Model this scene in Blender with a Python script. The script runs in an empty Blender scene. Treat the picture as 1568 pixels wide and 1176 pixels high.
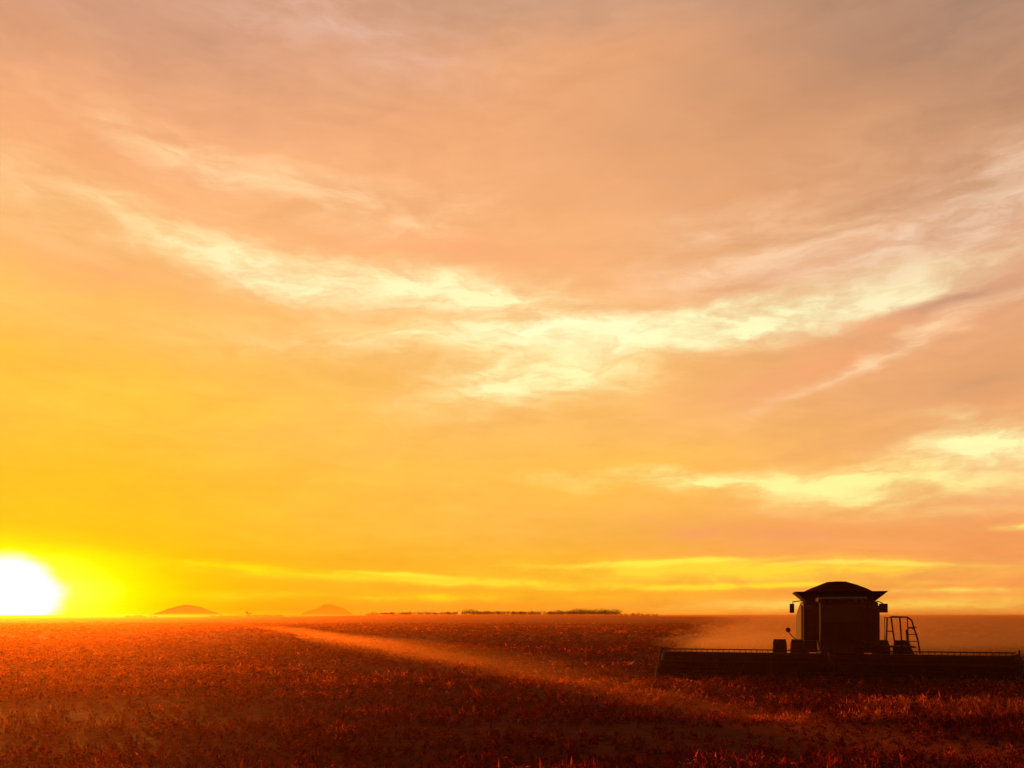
import bpy, bmesh, math, random
import numpy as np
from mathutils import Vector, Matrix, noise as mnoise
random.seed(4); rng=np.random.default_rng(7)
scene=bpy.context.scene
F=1220.0; CX=784.0; HY=942.0; H=2.5
def lin(c):
    out=[]
    for v in c:
        v=v/255.0
        out.append(v/12.92 if v<=0.04045 else ((v+0.055)/1.055)**2.4)
    return out
def L4(c): return (*lin(c),1.0)
scene.view_settings.view_transform='Standard'
scene.view_settings.look='None'
scene.view_settings.exposure=0
# ---------------- camera
cam=bpy.data.cameras.new('camera'); co=bpy.data.objects.new('camera',cam)
scene.collection.objects.link(co); scene.camera=co
co.location=(0,0,H); co.rotation_euler=(math.radians(90),0,0)
cam.sensor_width=36; cam.lens=36*F/1568; cam.shift_y=(HY-588)/1568
cam.clip_end=30000; cam.clip_start=0.1
# ---------------- sun
SUN_AZ=math.atan((18-CX)/F); SUN_EL=math.radians(1.75)
sd=Vector((math.sin(SUN_AZ)*math.cos(SUN_EL),math.cos(SUN_AZ)*math.cos(SUN_EL),math.sin(SUN_EL)))
sl=bpy.data.lights.new('sun','SUN'); sl.energy=5.0; sl.angle=math.radians(0.5); sl.color=(1.0,0.34,0.04)
so=bpy.data.objects.new('sun',sl); scene.collection.objects.link(so)
so.rotation_euler=sd.to_track_quat('Z','Y').to_euler(); so.location=(-60,90,30)

# ---------------- world
w=bpy.data.worlds.new('World'); scene.world=w; w.use_nodes=True
nt=w.node_tree; nt.nodes.clear(); N=nt.nodes; LK=nt.links
def mathn(op,a,b=None,c=None,clamp=False):
    n=N.new('ShaderNodeMath'); n.operation=op; n.use_clamp=clamp
    for i,v in enumerate((a,b,c)):
        if v is None: continue
        if isinstance(v,(int,float)): n.inputs[i].default_value=v
        else: LK.new(v,n.inputs[i])
    return n.outputs[0]
def mixc(f,a,b,mode='MIX'):
    n=N.new('ShaderNodeMix'); n.data_type='RGBA'; n.blend_type=mode; n.clamp_factor=True
    if isinstance(f,(int,float)): n.inputs[0].default_value=f
    else: LK.new(f,n.inputs[0])
    for i,v in ((6,a),(7,b)):
        if isinstance(v,(tuple,list)): n.inputs[i].default_value=tuple(v) if len(v)==4 else (*v,1)
        else: LK.new(v,n.inputs[i])
    return n.outputs[2]
def maprange(v,a,b,c=0,d=1,smooth=True):
    n=N.new('ShaderNodeMapRange'); n.interpolation_type='SMOOTHSTEP' if smooth else 'LINEAR'
    LK.new(v,n.inputs[0])
    for i,x in enumerate((a,b,c,d)): n.inputs[i+1].default_value=x
    return n.outputs[0]
tc=N.new('ShaderNodeTexCoord'); sep=N.new('ShaderNodeSeparateXYZ'); LK.new(tc.outputs['Generated'],sep.inputs[0])
X,Y,Z=sep.outputs
az=mathn('ARCTAN2',X,Y)
hr=mathn('SQRT',mathn('ADD',mathn('MULTIPLY',X,X),mathn('MULTIPLY',Y,Y)))
el=mathn('ARCTAN2',Z,hr)
def azel(px,py):
    a=math.atan((px-CX)/F); e=math.atan((HY-py)/F*math.cos(a)); return a,e
comb=N.new('ShaderNodeCombineXYZ'); LK.new(az,comb.inputs[0]); LK.new(el,comb.inputs[1])
AE=comb.outputs[0]
def noise(vec,scale,detail,rough,sx=1,sy=1,off=(0,0,0),col=False,dist=0):
    m=N.new('ShaderNodeMapping'); LK.new(vec,m.inputs[0]); m.inputs['Scale'].default_value=(sx,sy,1); m.inputs['Location'].default_value=off
    n=N.new('ShaderNodeTexNoise'); n.inputs['Scale'].default_value=scale; n.inputs['Detail'].default_value=detail
    n.inputs['Roughness'].default_value=rough; n.inputs['Distortion'].default_value=dist
    LK.new(m.outputs[0],n.inputs['Vector']); return n.outputs['Color' if col else 'Fac']
def vm(op,a,b):
    n=N.new('ShaderNodeVectorMath'); n.operation=op
    for i,v in enumerate((a,b)):
        if isinstance(v,tuple): n.inputs[i].default_value=v
        else: LK.new(v,n.inputs[i])
    return n.outputs[0]
w1=vm('MULTIPLY',vm('SUBTRACT',noise(AE,2.2,4,0.55,1,2.6,(3,1,0),True),(0.5,0.5,0.5)),(0.26,0.11,0))
w2=vm('MULTIPLY',vm('SUBTRACT',noise(AE,9,4,0.6,1,3.0,(7,2,0),True),(0.5,0.5,0.5)),(0.11,0.04,0))
fade=maprange(el,0.0,0.22,0.12,1.0)
wsum=vm('ADD',w1,w2)
vs=N.new('ShaderNodeVectorMath'); vs.operation='SCALE'; LK.new(wsum,vs.inputs[0]); LK.new(fade,vs.inputs['Scale'])
P=vm('ADD',AE,vs.outputs[0])
def ramp(fac,stops):
    n=N.new('ShaderNodeValToRGB'); LK.new(fac,n.inputs[0]); e=n.color_ramp.elements
    n.color_ramp.interpolation='EASE'
    while len(e)<len(stops): e.new(0.5)
    for i,(p,c) in enumerate(stops): e[i].position=p; e[i].color=L4(c)
    return n.outputs[0]
sp=N.new('ShaderNodeSeparateXYZ'); LK.new(P,sp.inputs[0])
EMAX=0.75
en=mathn('DIVIDE',sp.outputs[1],EMAX)
def st(col,a):
    px=784+a
    return [(max(0.0,azel(px,y)[1]/EMAX),c) for y,c in col]
left=ramp(en,st([(942,(255,184,0)),(870,(255,186,8)),(760,(255,186,28)),(620,(255,193,60)),(480,(254,192,94)),(380,(252,187,114)),(200,(248,174,120)),(0,(210,154,124))],-600))
mid=ramp(en,st([(942,(255,158,34)),(880,(255,180,42)),(760,(255,190,76)),(620,(254,190,104)),(420,(253,186,122)),(280,(248,176,120)),(120,(236,168,120)),(0,(208,158,126))],0))
right=ramp(en,st([(942,(252,158,62)),(860,(247,158,88)),(740,(250,174,108)),(600,(236,168,114)),(420,(226,166,128)),(260,(208,153,116)),(120,(188,140,110)),(0,(164,130,112))],600))
fa=sp.outputs[0]
base=mixc(maprange(fa,-0.50,0.02),left,mid)
base=mixc(maprange(fa,0.05,0.56),base,right)
streak=noise(AE,5.0,7,0.62,1,4.5,(1,9,0),dist=0.4)
fine=noise(P,16.0,5,0.60,1,3.2,(4,3,0),dist=0.3)
def blob(px,py,hl,hw,ang,fac,col,k=(0.0,1.0)):
    global base
    a,e=azel(px,py); ca=math.cos(a)
    sx=hl*ca*ca/F*1.75; sy=hw*ca/F*2.1*math.cos(e)
    m=N.new('ShaderNodeMapping'); m.vector_type='TEXTURE'; LK.new(P,m.inputs[0])
    m.inputs['Location'].default_value=(a,e,0); m.inputs['Rotation'].default_value=(0,0,math.radians(-ang)); m.inputs['Scale'].default_value=(sx,sy,1)
    g=N.new('ShaderNodeTexGradient'); g.gradient_type='QUADRATIC_SPHERE'; LK.new(m.outputs[0],g.inputs[0])
    f=mathn('MULTIPLY',g.outputs['Fac'],mathn('MULTIPLY',texm,fac*1.5),clamp=True)
    base=mixc(f,base,L4(col))
texm=mathn('MULTIPLY',maprange(streak,0.30,0.62,0.35,1.3),maprange(fine,0.32,0.66,0.5,1.25))
# salmon / darker veils
blob(700,375,330,36,4,0.5,(248,164,108))
blob(1150,190,420,110,-3,0.40,(212,152,108))
blob(150,425,260,35,4,0.5,(250,170,100))
blob(1240,560,260,34,-14,0.65,(242,166,112))
blob(1480,600,140,40,-5,0.6,(214,154,108))
blob(1500,445,130,28,0,0.6,(200,148,118))
blob(1200,815,380,30,2,0.7,(245,160,94))
blob(1480,320,160,14,-20,0.3,(198,142,112))
blob(1300,80,300,60,4,0.3,(170,130,108))
# light clouds
blob(480,25,200,50,10,0.55,(228,180,158))
blob(370,265,160,30,12,0.7,(255,208,154))
blob(540,300,250,40,6,0.65,(255,206,150))
blob(110,320,240,60,10,0.5,(255,202,144))
blob(300,375,150,28,14,0.7,(255,220,152))
blob(430,413,200,32,10,0.9,(255,236,178))
blob(680,455,220,30,6,1.0,(255,244,184))
blob(760,538,340,28,-1,0.75,(255,228,160))
blob(900,522,230,26,-3,1.05,(255,250,194))
blob(1180,482,260,26,-9,1.1,(255,250,192))
blob(1320,458,120,14,-6,0.9,(255,248,194))
blob(800,596,170,32,-4,1.0,(255,244,176))
blob(1080,340,200,34,-14,0.5,(244,190,146))
blob(1200,375,260,38,-10,0.65,(248,200,156))
blob(1430,330,230,64,-16,0.9,(242,202,170))
blob(1480,275,110,24,-10,0.6,(234,200,170))
blob(1380,525,240,14,-20,0.75,(252,204,156))
blob(1130,746,260,11,1,1.0,(255,240,150))
blob(1360,743,210,32,2,0.95,(255,240,152))
blob(1490,688,160,28,4,1.0,(255,246,176))
blob(1480,755,120,14,4,0.9,(248,168,110))
blob(1540,806,60,5,0,0.9,(255,232,116))
blob(1100,874,330,13,1,1.1,(255,212,56))
blob(1010,862,170,4,-1,1.2,(255,228,70))
blob(1330,866,150,3,2,1.1,(255,220,90))
blob(1120,898,260,4,0,1.0,(255,216,50))
blob(1450,905,160,4,0,0.9,(255,206,90))
blob(1350,926,420,10,0,0.9,(255,204,86))
blob(700,888,320,6,2,1.0,(255,214,50))
blob(620,878,90,3,3,1.1,(255,226,60))
blob(300,862,320,8,3,0.9,(255,222,16))
blob(560,912,420,7,0,0.7,(255,206,30))
blob(350,930,300,9,0,0.7,(255,160,14))
blob(800,930,300,9,0,0.6,(255,156,40))
base=mixc(1.0,base,mixc(maprange(streak,0.25,0.7),(0.94,0.92,0.90,1),(1.04,1.05,1.05,1)),'MULTIPLY')
base=mixc(1.0,base,mixc(maprange(fine,0.25,0.75),(0.97,0.96,0.95,1),(1.03,1.035,1.04,1)),'MULTIPLY')
gq=vm('MULTIPLY',w2,(0.5,0.5,0))
def glow(px,py,rx,ry,col,fac,lo=0.0,hi=1.0):
    global base
    a,e=azel(px,py); ca=math.cos(a)
    q=vm('ADD',AE,gq)
    m=N.new('ShaderNodeMapping'); m.vector_type='TEXTURE'; LK.new(q,m.inputs[0])
    m.inputs['Location'].default_value=(a,e,0); m.inputs['Scale'].default_value=(rx*ca*ca/F,ry*ca/F,1)
    g=N.new('ShaderNodeTexGradient'); g.gradient_type='SPHERICAL'; LK.new(m.outputs[0],g.inputs[0])
    base=mixc(mathn('MULTIPLY',maprange(g.outputs['Fac'],lo,hi),fac,clamp=True),base,col)
glow(0,915,620,240,(1.0,0.54,0.0,1),0.8)
glow(0,912,470,130,(1.02,0.74,0.0,1),1.0,0,0.8)
glow(10,906,330,105,(1.15,1.0,0.0,1),1.0,0,0.6)
glow(10,906,230,80,(2.0,1.9,0.12,1),1.0,0.10,0.9)
glow(12,908,112,70,(4.5,4.0,3.0,1),1.0,0.0,0.7)
back=maprange(Y,-0.1,0.6)
hi=maprange(el,0.62,1.2)
base=mixc(hi,base,(0.16,0.10,0.08,1))
base=mixc(back,(0.04,0.016,0.010,1),base)
base=mixc(maprange(Z,-0.02,0.0),(0.10,0.02,0.004,1),base)
bg1=N.new('ShaderNodeBackground'); LK.new(base,bg1.inputs[0]); bg1.inputs[1].default_value=1.0
sky=N.new('ShaderNodeTexSky'); sky.sky_type='NISHITA'; sky.sun_disc=False; sky.sun_elevation=SUN_EL; sky.sun_rotation=SUN_AZ; sky.dust_density=4; sky.ozone_density=0.4
bg2=N.new('ShaderNodeBackground'); LK.new(sky.outputs[0],bg2.inputs[0]); bg2.inputs[1].default_value=0.006
ad=N.new('ShaderNodeAddShader'); LK.new(bg1.outputs[0],ad.inputs[0]); LK.new(bg2.outputs[0],ad.inputs[1])
out=N.new('ShaderNodeOutputWorld'); LK.new(ad.outputs[0],out.inputs[0])

# ---------------- materials
def mat(name):
    m=bpy.data.materials.new(name); m.use_nodes=True; m.node_tree.nodes.clear(); return m,m.node_tree
def pm(name,col,rough=0.5,metal=0.0,nscale=6.0,var=0.35,spec=0.4,bump=0.0):
    m,t=mat(name); n=t.nodes; l=t.links
    o=n.new('ShaderNodeOutputMaterial'); b=n.new('ShaderNodeBsdfPrincipled'); l.new(b.outputs[0],o.inputs[0])
    tcn=n.new('ShaderNodeTexCoord'); nz=n.new('ShaderNodeTexNoise'); nz.inputs['Scale'].default_value=nscale; nz.inputs['Detail'].default_value=6
    l.new(tcn.outputs['Object'],nz.inputs['Vector'])
    r=n.new('ShaderNodeValToRGB'); r.color_ramp.elements[0].position=0.3; r.color_ramp.elements[1].position=0.7
    r.color_ramp.elements[0].color=(*[c*(1-var) for c in col],1); r.color_ramp.elements[1].color=(*[min(1,c*(1+var)) for c in col],1)
    l.new(nz.outputs['Fac'],r.inputs[0]); l.new(r.outputs[0],b.inputs['Base Color'])
    b.inputs['Roughness'].default_value=rough; b.inputs['Metallic'].default_value=metal
    b.inputs['Specular IOR Level'].default_value=spec
    if bump:
        bp=n.new('ShaderNodeBump'); bp.inputs['Strength'].default_value=bump; bp.inputs['Distance'].default_value=0.02
        l.new(nz.outputs['Fac'],bp.inputs['Height']); l.new(bp.outputs[0],b.inputs['Normal'])
    return m
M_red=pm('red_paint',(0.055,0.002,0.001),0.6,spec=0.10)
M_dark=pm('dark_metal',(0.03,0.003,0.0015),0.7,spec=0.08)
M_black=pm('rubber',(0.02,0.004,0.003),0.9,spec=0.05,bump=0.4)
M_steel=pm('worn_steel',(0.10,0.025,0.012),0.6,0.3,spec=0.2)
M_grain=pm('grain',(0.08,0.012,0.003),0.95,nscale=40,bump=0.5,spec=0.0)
m,t=mat('cab_glass'); o=t.nodes.new('ShaderNodeOutputMaterial'); b=t.nodes.new('ShaderNodeBsdfPrincipled'); t.links.new(b.outputs[0],o.inputs[0])
nz=t.nodes.new('ShaderNodeTexNoise'); nz.inputs['Scale'].default_value=3
r=t.nodes.new('ShaderNodeMapRange'); r.inputs[3].default_value=0.12; r.inputs[4].default_value=0.3; t.links.new(nz.outputs[0],r.inputs[0]); t.links.new(r.outputs[0],b.inputs['Roughness'])
b.inputs['Base Color'].default_value=(0.02,0.005,0.004,1); M_glass=m

LX,LY=-2.9,41.8; dx,dy=9.3,-23.1; ln=math.hypot(dx,dy); nx,ny=-dy/ln,dx/ln
def flare_lane_nodes(t,pos_out,soft):  # soft band mask for the sun's flare streak across the field
    n=t.nodes; l=t.links
    d=n.new('ShaderNodeVectorMath'); d.operation='DOT_PRODUCT'; l.new(pos_out,d.inputs[0]); d.inputs[1].default_value=(nx,ny,0)
    s=n.new('ShaderNodeMath'); s.operation='SUBTRACT'; l.new(d.outputs['Value'],s.inputs[0]); s.inputs[1].default_value=LX*nx+LY*ny
    a=n.new('ShaderNodeMath'); a.operation='ABSOLUTE'; l.new(s.outputs[0],a.inputs[0])
    r=n.new('ShaderNodeMapRange'); r.interpolation_type='SMOOTHSTEP'; l.new(a.outputs[0],r.inputs[0])
    r.inputs[1].default_value=0.0; r.inputs[2].default_value=soft; r.inputs[3].default_value=1; r.inputs[4].default_value=0
    return r.outputs[0]
# ground
m,t=mat('field_soil'); n=t.nodes; l=t.links; M_ground=m
o=n.new('ShaderNodeOutputMaterial'); b=n.new('ShaderNodeBsdfPrincipled')
g=n.new('ShaderNodeNewGeometry')
def mp(sc):
    q=n.new('ShaderNodeMapping'); q.inputs['Scale'].default_value=sc; l.new(g.outputs['Position'],q.inputs[0]); return q.outputs[0]
def nzz(v,s,d=6,r=0.6):
    q=n.new('ShaderNodeTexNoise'); q.inputs['Scale'].default_value=s; q.inputs['Detail'].default_value=d; q.inputs['Roughness'].default_value=r; l.new(v,q.inputs['Vector']); return q.outputs['Fac']
def rp(f,st):
    q=n.new('ShaderNodeValToRGB'); e=q.color_ramp.elements
    while len(e)<len(st): e.new(0.5)
    for i,(p,c) in enumerate(st): e[i].position=p; e[i].color=(*c,1)
    l.new(f,q.inputs[0]); return q.outputs[0]
def mx(f,a,b_,mode='MIX'):
    q=n.new('ShaderNodeMix'); q.data_type='RGBA'; q.blend_type=mode
    if isinstance(f,float): q.inputs[0].default_value=f
    else: l.new(f,q.inputs[0])
    for i,v in ((6,a),(7,b_)):
        if isinstance(v,tuple): q.inputs[i].default_value=(*v,1)
        else: l.new(v,q.inputs[i])
    return q.outputs[2]
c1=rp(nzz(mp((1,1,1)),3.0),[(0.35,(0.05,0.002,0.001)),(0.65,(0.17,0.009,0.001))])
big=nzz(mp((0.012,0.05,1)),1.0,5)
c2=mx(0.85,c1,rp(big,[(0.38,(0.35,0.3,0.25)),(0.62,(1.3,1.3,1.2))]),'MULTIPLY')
flare_lane=flare_lane_nodes(t,g.outputs['Position'],2.8)
lf=n.new('ShaderNodeMath'); lf.operation='MULTIPLY'; l.new(flare_lane,lf.inputs[0]); l.new(nzz(mp((1,1,1)),1.2,5),lf.inputs[1])
c3=mx(lf.outputs[0],c2,(0.80,0.10,0.006))  # flare streak painted into the soil colour as a bright orange band
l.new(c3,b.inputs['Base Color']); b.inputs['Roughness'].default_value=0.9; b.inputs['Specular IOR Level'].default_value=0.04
b.inputs['Specular Tint'].default_value=(1,0.3,0.05,1)
bp=n.new('ShaderNodeBump'); bp.inputs['Strength'].default_value=0.9; bp.inputs['Distance'].default_value=0.25
l.new(nzz(mp((1,1,1)),1.6,8,0.7),bp.inputs['Height']); l.new(bp.outputs[0],b.inputs['Normal']); l.new(b.outputs[0],o.inputs[0])
# crop
m,t=mat('dry_crop'); n=t.nodes; l=t.links; M_crop=m
o=n.new('ShaderNodeOutputMaterial'); g=n.new('ShaderNodeNewGeometry')
at=n.new('ShaderNodeAttribute'); at.attribute_name='tint'
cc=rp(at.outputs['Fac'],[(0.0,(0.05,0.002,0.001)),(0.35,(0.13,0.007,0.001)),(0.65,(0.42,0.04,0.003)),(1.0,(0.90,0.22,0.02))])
df=n.new('ShaderNodeBsdfDiffuse'); tr=n.new('ShaderNodeBsdfTranslucent'); ms=n.new('ShaderNodeMixShader'); ms.inputs[0].default_value=0.5
l.new(cc,df.inputs[0]); l.new(cc,tr.inputs[0]); l.new(df.outputs[0],ms.inputs[1]); l.new(tr.outputs[0],ms.inputs[2]); l.new(ms.outputs[0],o.inputs[0])
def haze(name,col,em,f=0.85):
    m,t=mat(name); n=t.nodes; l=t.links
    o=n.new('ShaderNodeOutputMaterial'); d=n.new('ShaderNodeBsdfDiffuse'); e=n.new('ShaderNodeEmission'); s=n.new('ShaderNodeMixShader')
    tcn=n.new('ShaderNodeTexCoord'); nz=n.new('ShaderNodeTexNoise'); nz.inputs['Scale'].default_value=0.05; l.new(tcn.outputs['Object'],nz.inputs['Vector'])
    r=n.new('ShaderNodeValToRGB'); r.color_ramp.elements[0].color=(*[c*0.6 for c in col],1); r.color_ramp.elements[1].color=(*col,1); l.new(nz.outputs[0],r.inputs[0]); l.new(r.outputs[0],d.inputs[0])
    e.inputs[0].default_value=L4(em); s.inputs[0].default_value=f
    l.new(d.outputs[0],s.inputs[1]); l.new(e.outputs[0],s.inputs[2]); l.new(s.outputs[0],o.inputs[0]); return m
M_butte=haze('haze_glow_rock',(0.2,0.08,0.03),(247,144,22),0.94)  # self-glow paints aerial haze onto the distant rock
M_tree=pm('foliage',(0.035,0.010,0.003),0.9,nscale=0.3,spec=0.0)

# ---------------- mesh helpers
def mkobj(name,verts,faces,mat,parent=None,smooth=False):
    me=bpy.data.meshes.new(name); me.from_pydata([tuple(v) for v in verts],[],faces); me.update()
    ob=bpy.data.objects.new(name,me); scene.collection.objects.link(ob); me.materials.append(mat)
    if parent: ob.parent=parent
    if smooth:
        for p in me.polygons: p.use_smooth=True
    return ob
def tri_mesh(name,V,mat,tint=None):
    nt_=len(V)//3; me=bpy.data.meshes.new(name)
    me.vertices.add(len(V)); me.vertices.foreach_set('co',V.astype(np.float32).ravel())
    me.loops.add(nt_*3); me.loops.foreach_set('vertex_index',np.arange(nt_*3,dtype=np.int32))
    me.polygons.add(nt_); me.polygons.foreach_set('loop_start',np.arange(0,nt_*3,3,dtype=np.int32)); 
    me.update(calc_edges=True); me.validate()
    if tint is not None:
        a=me.attributes.new('tint','FLOAT','POINT'); a.data.foreach_set('value',tint.astype(np.float32))
    me.materials.append(mat); ob=bpy.data.objects.new(name,me); scene.collection.objects.link(ob); return ob
# ---------------- ground (fan grid)
def gh(x,y):
    r=math.hypot(x,y)
    z=0.10*mnoise.noise(Vector((x*0.07,y*0.10,0)))*min(1,r/20)+0.30*mnoise.noise(Vector((x*0.012,y*0.02,3)))*min(1,max(0,(r-45)/60))*(1 if r<600 else 0.3)
    if 5<x<22 and 22<y<45: z*=0.3
    if y>250: z+=3.2*math.exp(-((x+20)/170)**2)*math.exp(-((y-700)/220)**2)
    return z
rs=[0]+[2*1.045**i for i in range(0,195)]
vs_=[(0,0,0)]; fs=[]; NA=240
for i,r_ in enumerate(rs[1:]):
    for j in range(NA):
        a=2*math.pi*j/NA; x=r_*math.sin(a); y=r_*math.cos(a)
        vs_.append((x,y,gh(x,y)))
for j in range(NA): fs.append((0,1+(j+1)%NA,1+j))
for i in range(len(rs)-2):
    for j in range(NA):
        a=1+i*NA+j; b_=1+i*NA+(j+1)%NA; fs.append((a,b_,b_+NA,a+NA))
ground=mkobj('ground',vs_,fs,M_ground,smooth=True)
# ---------------- crop (one mesh of many blades)
def crop(zones):
    VV=[];TT=[]
    for (y0,y1,dens,nb,hmin,hmax,wd,spread) in zones:
        area=0.85*(y1*y1-y0*y0); nc=int(area*dens)
        yy=np.sqrt(rng.uniform(y0*y0,y1*y1,nc)); xx=rng.uniform(-0.85,0.85,nc)*yy
        ph=np.array([0.9*mnoise.noise(Vector((x*0.12,y*0.55,1)))+0.8*mnoise.noise(Vector((x*0.7,y*1.6,5)))+1.1*mnoise.noise(Vector((x*0.03,y*0.15,9))) for x,y in zip(xx,yy)])
        keep=rng.uniform(-0.8,0.45,nc)<ph
        xx=xx[keep];yy=yy[keep];ph=ph[keep];nc=len(xx)
        zz=np.array([gh(x,y) for x,y in zip(xx,yy)])
        d=np.abs((xx-LX)*nx+(yy-LY)*ny); flare_lane=np.clip(1-d/2.8,0,1)**1.2  # same flare streak, painted into the crop tint
        size=(0.55+0.7*rng.random(nc)+0.35*ph)*(1-0.4*flare_lane)
        near_strip=np.clip((20.5-yy+1.2*np.sin(xx*0.35))/6,0,1)   # darker strip of crop nearest the camera
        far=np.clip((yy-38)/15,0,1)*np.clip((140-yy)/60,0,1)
        tint=np.clip(0.22+0.55*ph+rng.normal(0,0.16,nc)+0.52*flare_lane*(1-0.6*near_strip)-0.20*near_strip-0.12*far,0,1)
        i=np.repeat(np.arange(nc),nb); m_=len(i)
        ang=rng.uniform(0,2*np.pi,m_); lean=rng.uniform(0.1,1.0,m_)*spread*size[i]
        hh=rng.uniform(hmin,hmax,m_)*size[i]
        b0=np.stack([xx[i]+rng.normal(0,spread*0.45,m_),yy[i]+rng.normal(0,spread*0.45,m_),zz[i]-0.01+hh*rng.uniform(0,1.0,m_)],1)
        tip=b0+np.stack([np.cos(ang)*lean,np.sin(ang)*lean,hh*rng.uniform(-0.15,0.6,m_)],1)
        wa=rng.uniform(0,2*np.pi,m_); wv=np.stack([np.cos(wa),np.sin(wa),rng.normal(0,0.7,m_)],1)*(wd*rng.uniform(0.5,1.6,m_))[:,None]
        V=np.stack([b0-wv,b0+wv,tip],1).reshape(-1,3); VV.append(V)
        TT.append(np.repeat(np.clip(tint[i]+rng.normal(0,0.10,m_),0,1),3))
    return np.concatenate(VV),np.concatenate(TT)
V,T=crop([(9,22,40,20,0.05,0.20,0.013,0.075),(22,32,20,14,0.06,0.22,0.02,0.12),(32,75,8,9,0.08,0.26,0.03,0.22),(75,240,0.6,7,0.10,0.34,0.09,0.7)])
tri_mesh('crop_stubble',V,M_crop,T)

# ---------------- distant things
def px2w(px,py,Yd): return ((px-CX)/F*Yd, Yd, H-(py-HY)/F*Yd)
def butte(name,px,w_,h_,Yd,prof):
    cx_=(px-CX)/F*Yd; W=w_/F*Yd; Hh=h_/F*Yd+2; vs=[];fs=[];nu=40;nv=16
    for j in range(nv+1):
        for i in range(nu+1):
            u=i/nu; v=j/nv*2-1
            p=np.interp(u,[a for a,_ in prof],[b for _,b in prof])
            z=Hh*p*(1-v*v)**0.6+ (1.5*mnoise.noise(Vector((u*9,v*4,px)))*p)
            vs.append((cx_+(u-0.5)*W,Yd+v*W*0.5,z-2))
    for j in range(nv):
        for i in range(nu):
            a=j*(nu+1)+i; fs.append((a,a+1,a+nu+2,a+nu+1))
    return mkobj(name,vs,fs,M_butte,smooth=True)
butte('butte',285,110,17,3200,[(0,0),(0.2,0.3),(0.35,0.75),(0.5,1),(0.62,0.9),(0.8,0.45),(1,0)])
butte('butte.001',502,76,18,3000,[(0,0),(0.1,0.45),(0.3,0.62),(0.45,1),(0.6,0.95),(0.8,0.7),(0.92,0.35),(1,0)])
vt=[]
def foliage(cx_,cy_,cz,rx,rz,n_,s):
    for _ in range(n_):
        d=Vector((random.gauss(0,1),random.gauss(0,1),random.gauss(0,1))).normalized()*random.random()**0.4
        p=Vector((cx_+d.x*rx,cy_+d.y*rx,cz+d.z*rz))
        for k in range(3): vt.append(p+Vector((random.uniform(-s,s),random.uniform(-s,s),random.uniform(-s,s))))
YT=700
for px0,px1,hh,dens in ((560,700,3.8,0.7),(708,726,6.6,1.2),(726,850,4.4,1.1),(850,880,5.8,1.5),(878,948,7.8,2.1),(190,240,3.6,0.6),(320,440,3.2,0.6),(950,1010,3.0,0.6)):
    k=int((px1-px0)*dens)
    for _ in range(k):
        p=random.uniform(px0,px1); yy=YT+random.uniform(-25,25); h_=hh*random.uniform(0.5,1)*0.5; x_=(p-CX)/F*yy
        foliage(x_,yy,gh(x_,yy)+h_*0.7,h_*random.uniform(1,1.8),h_,50,0.45)
vt=np.array([tuple(v) for v in vt]); tri_mesh('distant_treeline',vt,M_tree)

def tube(pts,r,seg=8):
    vs=[];fs=[]
    pts=[Vector(p) for p in pts]
    for i,p in enumerate(pts):
        t_=(pts[min(i+1,len(pts)-1)]-pts[max(i-1,0)]).normalized()
        up=Vector((0,0,1)) if abs(t_.z)<0.9 else Vector((1,0,0))
        a=t_.cross(up).normalized(); b_=t_.cross(a)
        rr=r[i] if isinstance(r,(list,tuple)) else r
        for k in range(seg):
            an=2*math.pi*k/seg; vs.append(p+a*math.cos(an)*rr+b_*math.sin(an)*rr)
    for i in range(len(pts)-1):
        for k in range(seg):
            q=i*seg+k; q2=i*seg+(k+1)%seg; fs.append((q,q2,q2+seg,q+seg))
    fs.append(tuple(range(seg))[::-1]); fs.append(tuple(range((len(pts)-1)*seg,len(pts)*seg)))
    return vs,fs
class Acc:
    def __init__(s): s.v=[];s.f=[]
    def add(s,v,f):
        o=len(s.v); s.v+=[Vector(x) for x in v]; s.f+=[tuple(i+o for i in q) for q in f]; return s
    def tube(s,p,r,seg=8): return s.add(*tube(p,r,seg))
    def box(s,c,d,rot=None):
        v=[];x,y,z=[k/2 for k in d]
        for a in ((-x,-y,-z),(x,-y,-z),(x,y,-z),(-x,y,-z),(-x,-y,z),(x,-y,z),(x,y,z),(-x,y,z)):
            q=Vector(a)
            if rot: q=rot@q
            v.append(q+Vector(c))
        return s.add(v,[(0,3,2,1),(4,5,6,7),(0,1,5,4),(1,2,6,5),(2,3,7,6),(3,0,4,7)])
    def prism(s,poly,y0,y1):
        n_=len(poly); v=[(x,y0,z) for x,z in poly]+[(x,y1,z) for x,z in poly]
        f=[tuple(range(n_)),tuple(range(2*n_-1,n_-1,-1))]+[(i,i+n_,(i+1)%n_+n_,(i+1)%n_) for i in range(n_)]
        return s.add(v,f)
    def prismx(s,poly,x0,x1):
        n_=len(poly); v=[(x0,y,z) for y,z in poly]+[(x1,y,z) for y,z in poly]
        f=[tuple(range(n_)),tuple(range(2*n_-1,n_-1,-1))]+[(i,i+n_,(i+1)%n_+n_,(i+1)%n_) for i in range(n_)]
        return s.add(v,f)
    def obj(s,name,mat,parent,bevel=0,smooth=False):
        ob=mkobj(name,s.v,s.f,mat,parent,smooth)
        bm=bmesh.new(); bm.from_mesh(ob.data); bmesh.ops.recalc_face_normals(bm,faces=bm.faces); bm.to_mesh(ob.data); bm.free()
        if bevel:
            md=ob.modifiers.new('bevel','BEVEL'); md.width=bevel; md.segments=2; md.limit_method='ANGLE'
        return ob
tp=px2w(380,942,650); bt=bpy.data.objects.new('bare_tree',None); scene.collection.objects.link(bt); bt.location=(tp[0],tp[1],-0.3)
a=Acc()
a.tube([(0,0,0),(0.2,0,2),(0.1,0,4)],[0.35,0.28,0.15])
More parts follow.
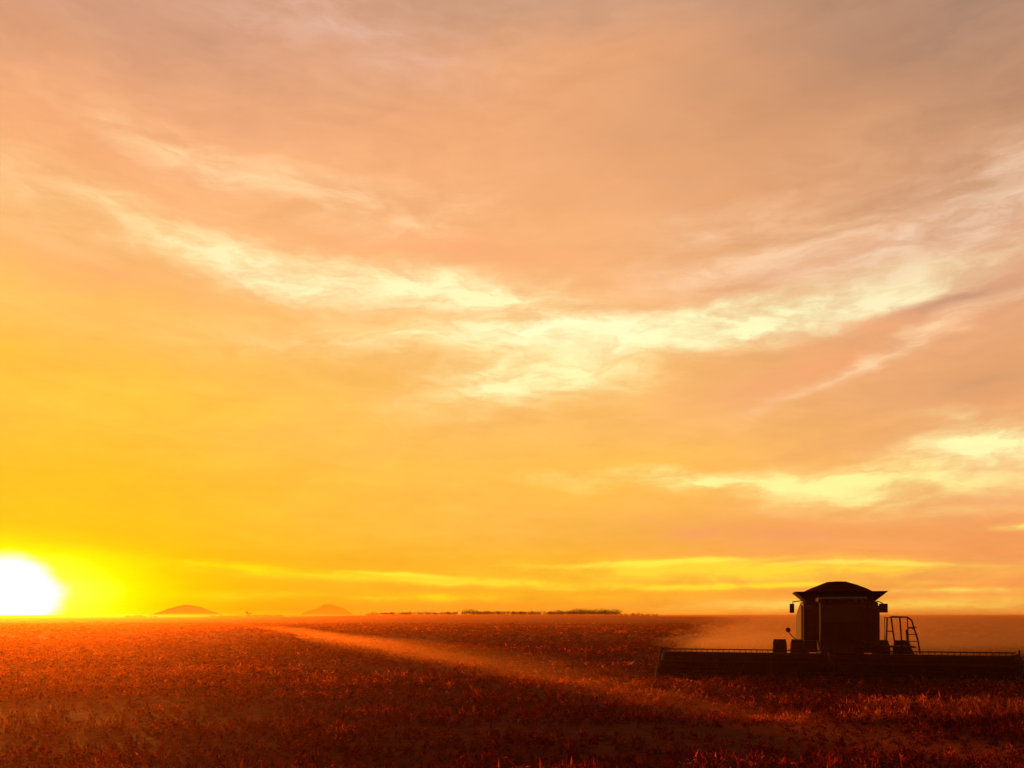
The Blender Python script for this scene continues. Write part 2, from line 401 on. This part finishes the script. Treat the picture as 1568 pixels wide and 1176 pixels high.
for s_ in range(11):
    z0=random.uniform(1.6,3.8); an=random.uniform(-1.3,1.3); L_=random.uniform(2.2,4.4); yv=random.uniform(-1,1)
    e_=Vector((math.sin(an)*L_,yv,z0+math.cos(an)*L_*0.9)); a.tube([(0.1,0,z0),tuple((Vector((0.1,0,z0))+e_)/2+Vector((0,0,-0.2))),tuple(e_)],[0.22,0.18,0.1],5)
a.obj('trunk_and_limbs',M_tree,bt)
vs=[];fs=[];c=px2w(455,956,150)
for j in range(21):
    for i in range(41):
        u=i/20-1; v=j/10-1; r_=min(1,math.hypot(u,v)); 
        z=1.05*(1-r_*r_)**0.8*(0.8+0.45*mnoise.noise(Vector((u*3,v*3,2))))
        vs.append((c[0]+u*4.4,c[1]+v*4,z-0.12+gh(c[0],c[1])))
for j in range(20):
    for i in range(40):
        q=j*41+i; fs.append((q,q+1,q+42,q+41))
mkobj('grass_mound',vs,fs,pm('dry_grass',(0.55,0.12,0.012),0.9,nscale=3,bump=0.6,spec=0.05),smooth=True)

# ---------------- combine harvester
TH=math.radians(-17)
C=bpy.data.objects.new('combine_harvester',None); scene.collection.objects.link(C)
C.location=(12.21,30.7,gh(12.21,30.7)); C.rotation_euler=(0,0,TH)
W=12.75; hw=W/2; BX=0.72; BY=3.0
a=Acc()
a.prismx([(0.05,0.22),(0.25,0.22),(0.30,0.94),(0.22,0.98),(0.12,0.94)],-hw+0.05,hw-0.05)
a.box((0,0.28,0.96),(W-0.2,0.16,0.10)); a.box((0,0.34,0.30),(W-0.4,0.14,0.14))
for i in range(-6,7): a.box((i*1.0,0.33,0.64),(0.08,0.10,0.60))
a.obj('header_back_frame',M_red,C,0.015)
a=Acc(); a.prismx([(-1.25,0.10),(0.05,0.24),(0.05,0.30),(-1.2,0.15)],-hw+0.1,hw-0.1)
a.obj('draper_deck',M_dark,C,0.01)
a=Acc(); a.box((0,-1.28,0.12),(W-0.2,0.06,0.03))
for i in range(int(W/0.076)):
    x=-hw+0.1+i*0.076; a.add([(x-0.02,-1.30,0.115),(x+0.02,-1.30,0.115),(x,-1.42,0.12),(x,-1.30,0.135)],[(0,1,2),(0,2,3),(1,3,2),(0,3,1)])
a.obj('cutterbar',M_steel,C)
for s_,nm in ((-1,'left'),(1,'right')):
    a=Acc(); x=s_*hw
    a.prismx([(0.34,0.12),(0.34,1.04),(0.0,1.08),(-0.7,0.62),(-1.35,0.42),(-2.0,0.08),(-1.3,0.06)],x-0.07,x+0.07)
    a.tube([(x,-2.0,0.08),(x,-1.4,0.5),(x,-0.8,0.78)],0.035,6)
    a.tube([(x,-0.2,1.05),(x-0.02*s_,-0.25,1.24)],0.035,6)
    a.obj('end_divider_'+nm,M_red,C,0.02)
RZ=0.62;RY=-0.75;RR=0.40
for k,(x0,x1) in enumerate(((-hw+0.2,-0.12),(0.12,hw-0.2))):
    a=Acc(); a.tube([(x0,RY,RZ),(x1,RY,RZ)],0.075,10)
    nsp=7
    for q in range(6):
        an=q*math.pi/3+0.52; by=RY+RR*math.cos(an); bz=RZ+RR*math.sin(an)
        a.tube([(x0,by,bz),(x1,by,bz)],0.026,6)
        xx=x0+0.08
        while xx<x1:
            a.tube([(xx,by,bz),(xx,by-0.03,bz-0.11),(xx+random.uniform(-.01,.01),by+0.02,bz-0.2)],0.008,4); xx+=0.15
        for j in range(nsp):
            xs=x0+(x1-x0)*j/(nsp-1); a.tube([(xs,RY,RZ),(xs,by,bz)],0.018,5)
    a.obj('reel_%d'%(k+1),M_dark,C)
a=Acc()
for x in (-hw+0.12,0,hw-0.12):
    a.tube([(x,0.2,1.02),(x,-0.35,0.95),(x,RY,RZ+0.05)],0.05,6)
a.tube([(-hw,0.22,1.12),(hw,0.22,1.12)],0.026,6)
for i in range(60): 
    x=-hw+0.1+i*(W-0.2)/59; a.tube([(x,0.22,0.97),(x,0.22,1.12)],0.012,4)
a.obj('reel_arms_and_top_rail',M_dark,C)
a=Acc(); a.prismx([(0.2,0.25),(0.2,1.05),(2.2,1.45),(2.4,0.9)],BX*0.5-0.65,BX*0.5+0.65)
a.obj('feeder_house',M_dark,C,0.03)
a=Acc(); a.tube([(-hw+0.2,-0.15,0.5),(hw-0.2,-0.15,0.5)],0.16,12); a.obj('cross_auger',M_dark,C)
def B(x,y,z): return (x+BX,y+BY,z)
a=Acc()
a.prismx([(BY+0.35,0.95),(BY+0.35,3.05),(BY+2.6,3.1),(BY+5.2,2.75),(BY+5.9,2.1),(BY+5.7,1.1),(BY+3.0,0.8)],BX-1.48,BX+1.48)
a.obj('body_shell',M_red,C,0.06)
a=Acc()
for s_ in (-1,1):
    a.prismx([(BY+0.45,1.3),(BY+0.45,2.9),(BY+2.0,2.95),(BY+2.0,1.2)],BX+s_*1.52-0.03,BX+s_*1.52+0.03)
    a.prismx([(BY+2.1,1.3),(BY+2.1,2.9),(BY+4.9,2.5),(BY+4.9,1.3)],BX+s_*1.52-0.03,BX+s_*1.52+0.03)
a.prism([(BX-1.1,0.7),(BX+1.1,0.7),(BX+1.2,1.6),(BX-1.2,1.6)],BY+5.6,BY+6.6)
a.obj('side_panels',M_red,C,0.02)
def ring(hx,y0,y1,z): return [(BX-hx,y0,z),(BX+hx,y0,z),(BX+hx,y1,z),(BX-hx,y1,z)]
a=Acc(); r0=ring(1.30,BY+0.3,BY+2.5,3.04); r1=ring(1.82,BY+0.0,BY+2.9,3.50); r2=ring(1.76,BY+0.05,BY+2.85,3.50); r3=ring(1.25,BY+0.35,BY+2.45,3.05)
a.add(r0+r1+r2+r3,[(i+o,(i+1)%4+o,(i+1)%4+o+4,i+o+4) for o in (0,4,8) for i in range(4)])
a.obj('grain_tank_extension',M_dark,C)
vs=[];fs=[];nu=28
for j in range(nu+1):
    for i in range(nu+1):
        u=i/nu*2-1; v=j/nu*2-1; rr=min(1,math.hypot(u,v)/1.05)
        z=3.42+0.54*(1-max(0,(rr-0.22)/0.78)**1.15 if rr>0.22 else 1)
        z+=0.02*mnoise.noise(Vector((u*5,v*5,0)))
        vs.append((BX+u*1.56,BY+1.45+v*1.3,z))
for j in range(nu):
    for i in range(nu):
        q=j*(nu+1)+i; fs.append((q,q+1,q+nu+2,q+nu+1))
mkobj('grain_heap',vs,fs,M_grain,C,True)
a=Acc()
x0,x1=-0.92,0.80
a.prismx([(BY-1.15,1.30),(BY+0.34,1.20),(BY+0.34,1.42),(BY-1.15,1.42)],BX+x0,BX+x1)
for x in (x0+0.05,x1-0.05):
    a.tube([B(x,-1.12,1.4),B(x,-1.30,2.2),B(x,-1.15,3.02)],0.05,6); a.tube([B(x,0.28,1.4),B(x,0.28,3.02)],0.06,6)
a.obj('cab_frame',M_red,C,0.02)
a=Acc(); a.prismx([(BY-1.10,1.42),(BY-1.27,2.2),(BY-1.13,3.0),(BY+0.3,3.0),(BY+0.3,1.42)],BX+x0+0.06,BX+x1-0.06); a.obj('cab_glass',M_glass,C,0.04)
a=Acc(); a.tube([B(0.15,-1.30,1.5),B(-0.35,-1.36,2.1)],0.015,5); a.obj('wiper',M_dark,C)
a=Acc(); a.prismx([(BY-1.5,3.03),(BY-1.45,3.16),(BY-1.1,3.24),(BY+0.25,3.24),(BY+0.3,3.02)],BX+x0-0.08,BX+x1+0.08); 
a.obj('cab_roof',M_dark,C,0.05)
a=Acc()
for x in (-0.75,-0.55,0.43,0.63): a.tube([B(x,-1.52,3.10),B(x,-1.44,3.10)],0.07,10)
for x in (-1.25,1.25): a.box(B(x,0.30,2.86),(0.26,0.1,0.18))
a.obj('work_lights',M_steel,C)
a=Acc(); a.box(B(-1.2,0.0,1.25),(0.55,0.9,0.35)); a.box(B(1.2,0.0,1.22),(0.55,0.9,0.3)); a.box(B(0,0.1,1.05),(3.0,0.6,0.22)); a.obj('platform_base',M_dark,C,0.03)
a=Acc()
a.tube([B(-0.95,-1.0,3.02),B(-1.6,-1.15,3.09),B(-1.95,-1.2,3.05),B(-1.97,-1.2,2.95)],0.025,6)
a.box(B(-1.99,-1.2,2.78),(0.18,0.06,0.38))
a.tube([B(0.85,-1.0,3.0),B(1.3,-1.1,3.05),B(1.46,-1.15,2.95)],0.025,6)
a.box(B(1.46,-1.15,2.78),(0.32,0.06,0.36))
a.tube([B(-1.45,-0.4,1.35),B(-1.7,-0.6,1.4),B(-1.95,-0.7,1.6),B(-2.12,-0.72,1.82)],0.022,6)
a.tube([B(-2.12,-0.76,1.88),B(-2.12,-0.68,1.88)],0.10,12)
a.obj('mirrors',M_dark,C,0.01)
a=Acc(); r_=0.032
a.box(B(2.1,-0.3,1.22),(1.2,1.0,0.06))
a.tube([B(1.62,-0.75,1.25),B(1.66,-0.75,2.40),B(1.85,-0.75,2.44),B(2.40,-0.75,2.42),B(2.55,-0.75,2.30),B(2.78,-0.75,1.5),B(2.86,-0.75,0.95)],r_,6)
a.tube([B(1.95,-0.75,1.25),B(1.80,-0.75,2.43)],r_,6); a.tube([B(2.2,-0.75,1.25),B(2.12,-0.75,2.43)],r_,6)
a.tube([B(1.64,-0.75,1.85),B(1.88,-0.75,1.85)],r_*0.8,6)
a.tube([B(2.42,-0.75,1.22),B(2.36,-0.75,1.9),B(2.5,-0.75,2.0),B(2.62,-0.75,1.95)],r_,6)
a.tube([B(1.7,0.2,1.25),B(1.7,0.2,2.4),B(2.55,0.2,2.4),B(2.6,0.2,1.25)],r_*0.8,6)
a.tube([B(2.55,-0.75,2.30),B(2.55,0.2,2.4)],r_,6)
for s_ in (-0.95,-0.55): a.tube([B(2.45,s_,1.2),B(2.95,s_,0.35)],0.03,6)
for k in range(4):
    u=0.1+k*0.27; a.box(B(2.45+0.5*u,-0.75,1.2-0.85*u),(0.14,0.42,0.03))
for k in range(3):
    z=1.45+k*0.28; a.tube([B(2.42,-0.75,z),B(2.80-0.03*k,-0.75,z)],0.02,6)
a.obj('ladder_and_handrails',M_dark,C)
def tyre(name,cx_,cy_,R,wd):
    a=Acc(); prof=[(-wd/2,R*0.55),(-wd/2,R*0.86),(-wd/2*0.86,R*0.95),(-wd/4,R*0.985),(wd/4,R*0.985),(wd/2*0.86,R*0.95),(wd/2,R*0.86),(wd/2,R*0.55),(wd*0.2,R*0.5),(wd*0.2,0.01)]
    prof=[(-wd*0.2,0.01),(-wd*0.2,R*0.5)]+prof; S=40; v=[];f=[]
    for k in range(S):
        an=2*math.pi*k/S
        for (px_,pr) in prof: v.append((cx_+px_,cy_+pr*math.cos(an),R+pr*math.sin(an)))
    n_=len(prof)
    for k in range(S):
        for i in range(n_-1): f.append((k*n_+i,k*n_+i+1,((k+1)%S)*n_+i+1,((k+1)%S)*n_+i))
    a.add(v,f)
    for k in range(22):
        for s_ in (-1,1):
            an=2*math.pi*(k+(0.5 if s_>0 else 0))/22
            rot=Matrix.Rotation(an,3,'X')@Matrix.Rotation(s_*0.6,3,'Z')
            c=Vector((cx_+s_*wd*0.22,cy_,R))+Matrix.Rotation(an,3,'X')@Vector((0,0,R*0.985))
            a.box(c,(wd*0.5,0.05,0.05),rot)
    return a.obj(name,M_black,C)
for i,x in enumerate((-2.42,-1.68,1.62,2.42)): tyre('front_tyre_%d'%(i+1),BX+x,BY+0.6,0.72,0.56)
for i,x in enumerate((-1.2,1.2)): tyre('rear_tyre_%d'%(i+1),BX+x,BY+4.6,0.5,0.42)
a=Acc(); a.tube([B(-2.6,0.6,0.72),B(2.6,0.6,0.72)],0.14,10); a.tube([B(-1.4,4.6,0.5),B(1.4,4.6,0.5)],0.1,8); a.box(B(0,0.9,0.8),(1.0,1.0,0.4)); a.obj('axles',M_dark,C)
a=Acc(); a.tube([B(1.35,1.0,2.4),B(1.5,1.4,2.75),B(1.3,6.6,2.9)],0.17,12); a.obj('unloading_auger',M_dark,C,smooth=True)

# ---------------- dust and flare streak: homogeneous puffs; scatter + matching absorption so the extinction is neutral
def vmat(name,dens,col,g_):
    m,t=mat(name); o=t.nodes.new('ShaderNodeOutputMaterial'); v=t.nodes.new('ShaderNodeVolumeScatter')
    v.inputs['Color'].default_value=(*col,1); v.inputs['Anisotropy'].default_value=g_; v.inputs['Density'].default_value=dens
    ab=t.nodes.new('ShaderNodeVolumeAbsorption'); ab.inputs['Color'].default_value=(*col,1); ab.inputs['Density'].default_value=dens
    s=t.nodes.new('ShaderNodeAddShader'); t.links.new(v.outputs[0],s.inputs[0]); t.links.new(ab.outputs[0],s.inputs[1])
    t.links.new(s.outputs[0],o.inputs['Volume']); return m
def puff(name,loc,size,rot,mat_,parent):
    bm=bmesh.new(); bmesh.ops.create_icosphere(bm,subdivisions=4,radius=1)
    for v in bm.verts:
        k=1+0.35*mnoise.noise(v.co*1.9+Vector(loc))+0.15*mnoise.noise(v.co*4.5+Vector(loc)); v.co=Vector((v.co.x*size[0]*k,v.co.y*size[1]*k,v.co.z*size[2]*k))
    me=bpy.data.meshes.new(name); bm.to_mesh(me); bm.free()
    ob=bpy.data.objects.new(name,me); scene.collection.objects.link(ob); ob.location=loc; ob.rotation_euler=(0,0,rot); me.materials.append(mat_); ob.parent=parent
    for p in me.polygons: p.use_smooth=True
DC=bpy.data.objects.new('dust_cloud',None); scene.collection.objects.link(DC)
md=vmat('dust_volume',0.042,(1.0,0.50,0.20),0.45)
for i,(x,y,sx,sy,sz) in enumerate(((17.5,45,8,5,2.1),(27,49,15,6,2.7),(13.5,42,4.5,4,1.3),(36,56,24,8,3.0))):
    puff('puff_%d'%(i+1),(x,y,0.3),(sx,sy,sz),-0.3,md,DC)
DT=bpy.data.objects.new('flare_streak',None); scene.collection.objects.link(DT)  # added low volume imitating the sun's flare streak, not dust from the field
mt=vmat('flare_streak_volume',0.010,(1.0,0.36,0.08),0.65)
la=math.atan2(dy,dx)
for i,(s,L_,wd,hh) in enumerate(((-20,46,3.2,0.9),(-10,34,2.0,0.6),(-60,60,2.5,0.7))):
    puff('puff_%d'%(i+1),(LX+dx/ln*s,LY+dy/ln*s,0.05),(L_,wd,hh),la,mt,DT)
# thin haze over the field
hz=Acc(); hz.box((0,700,1.35),(2400,1500,3.1)); hz.obj('ground_haze',vmat('haze_volume',0.0010,(1.0,0.30,0.05),0.78),None)
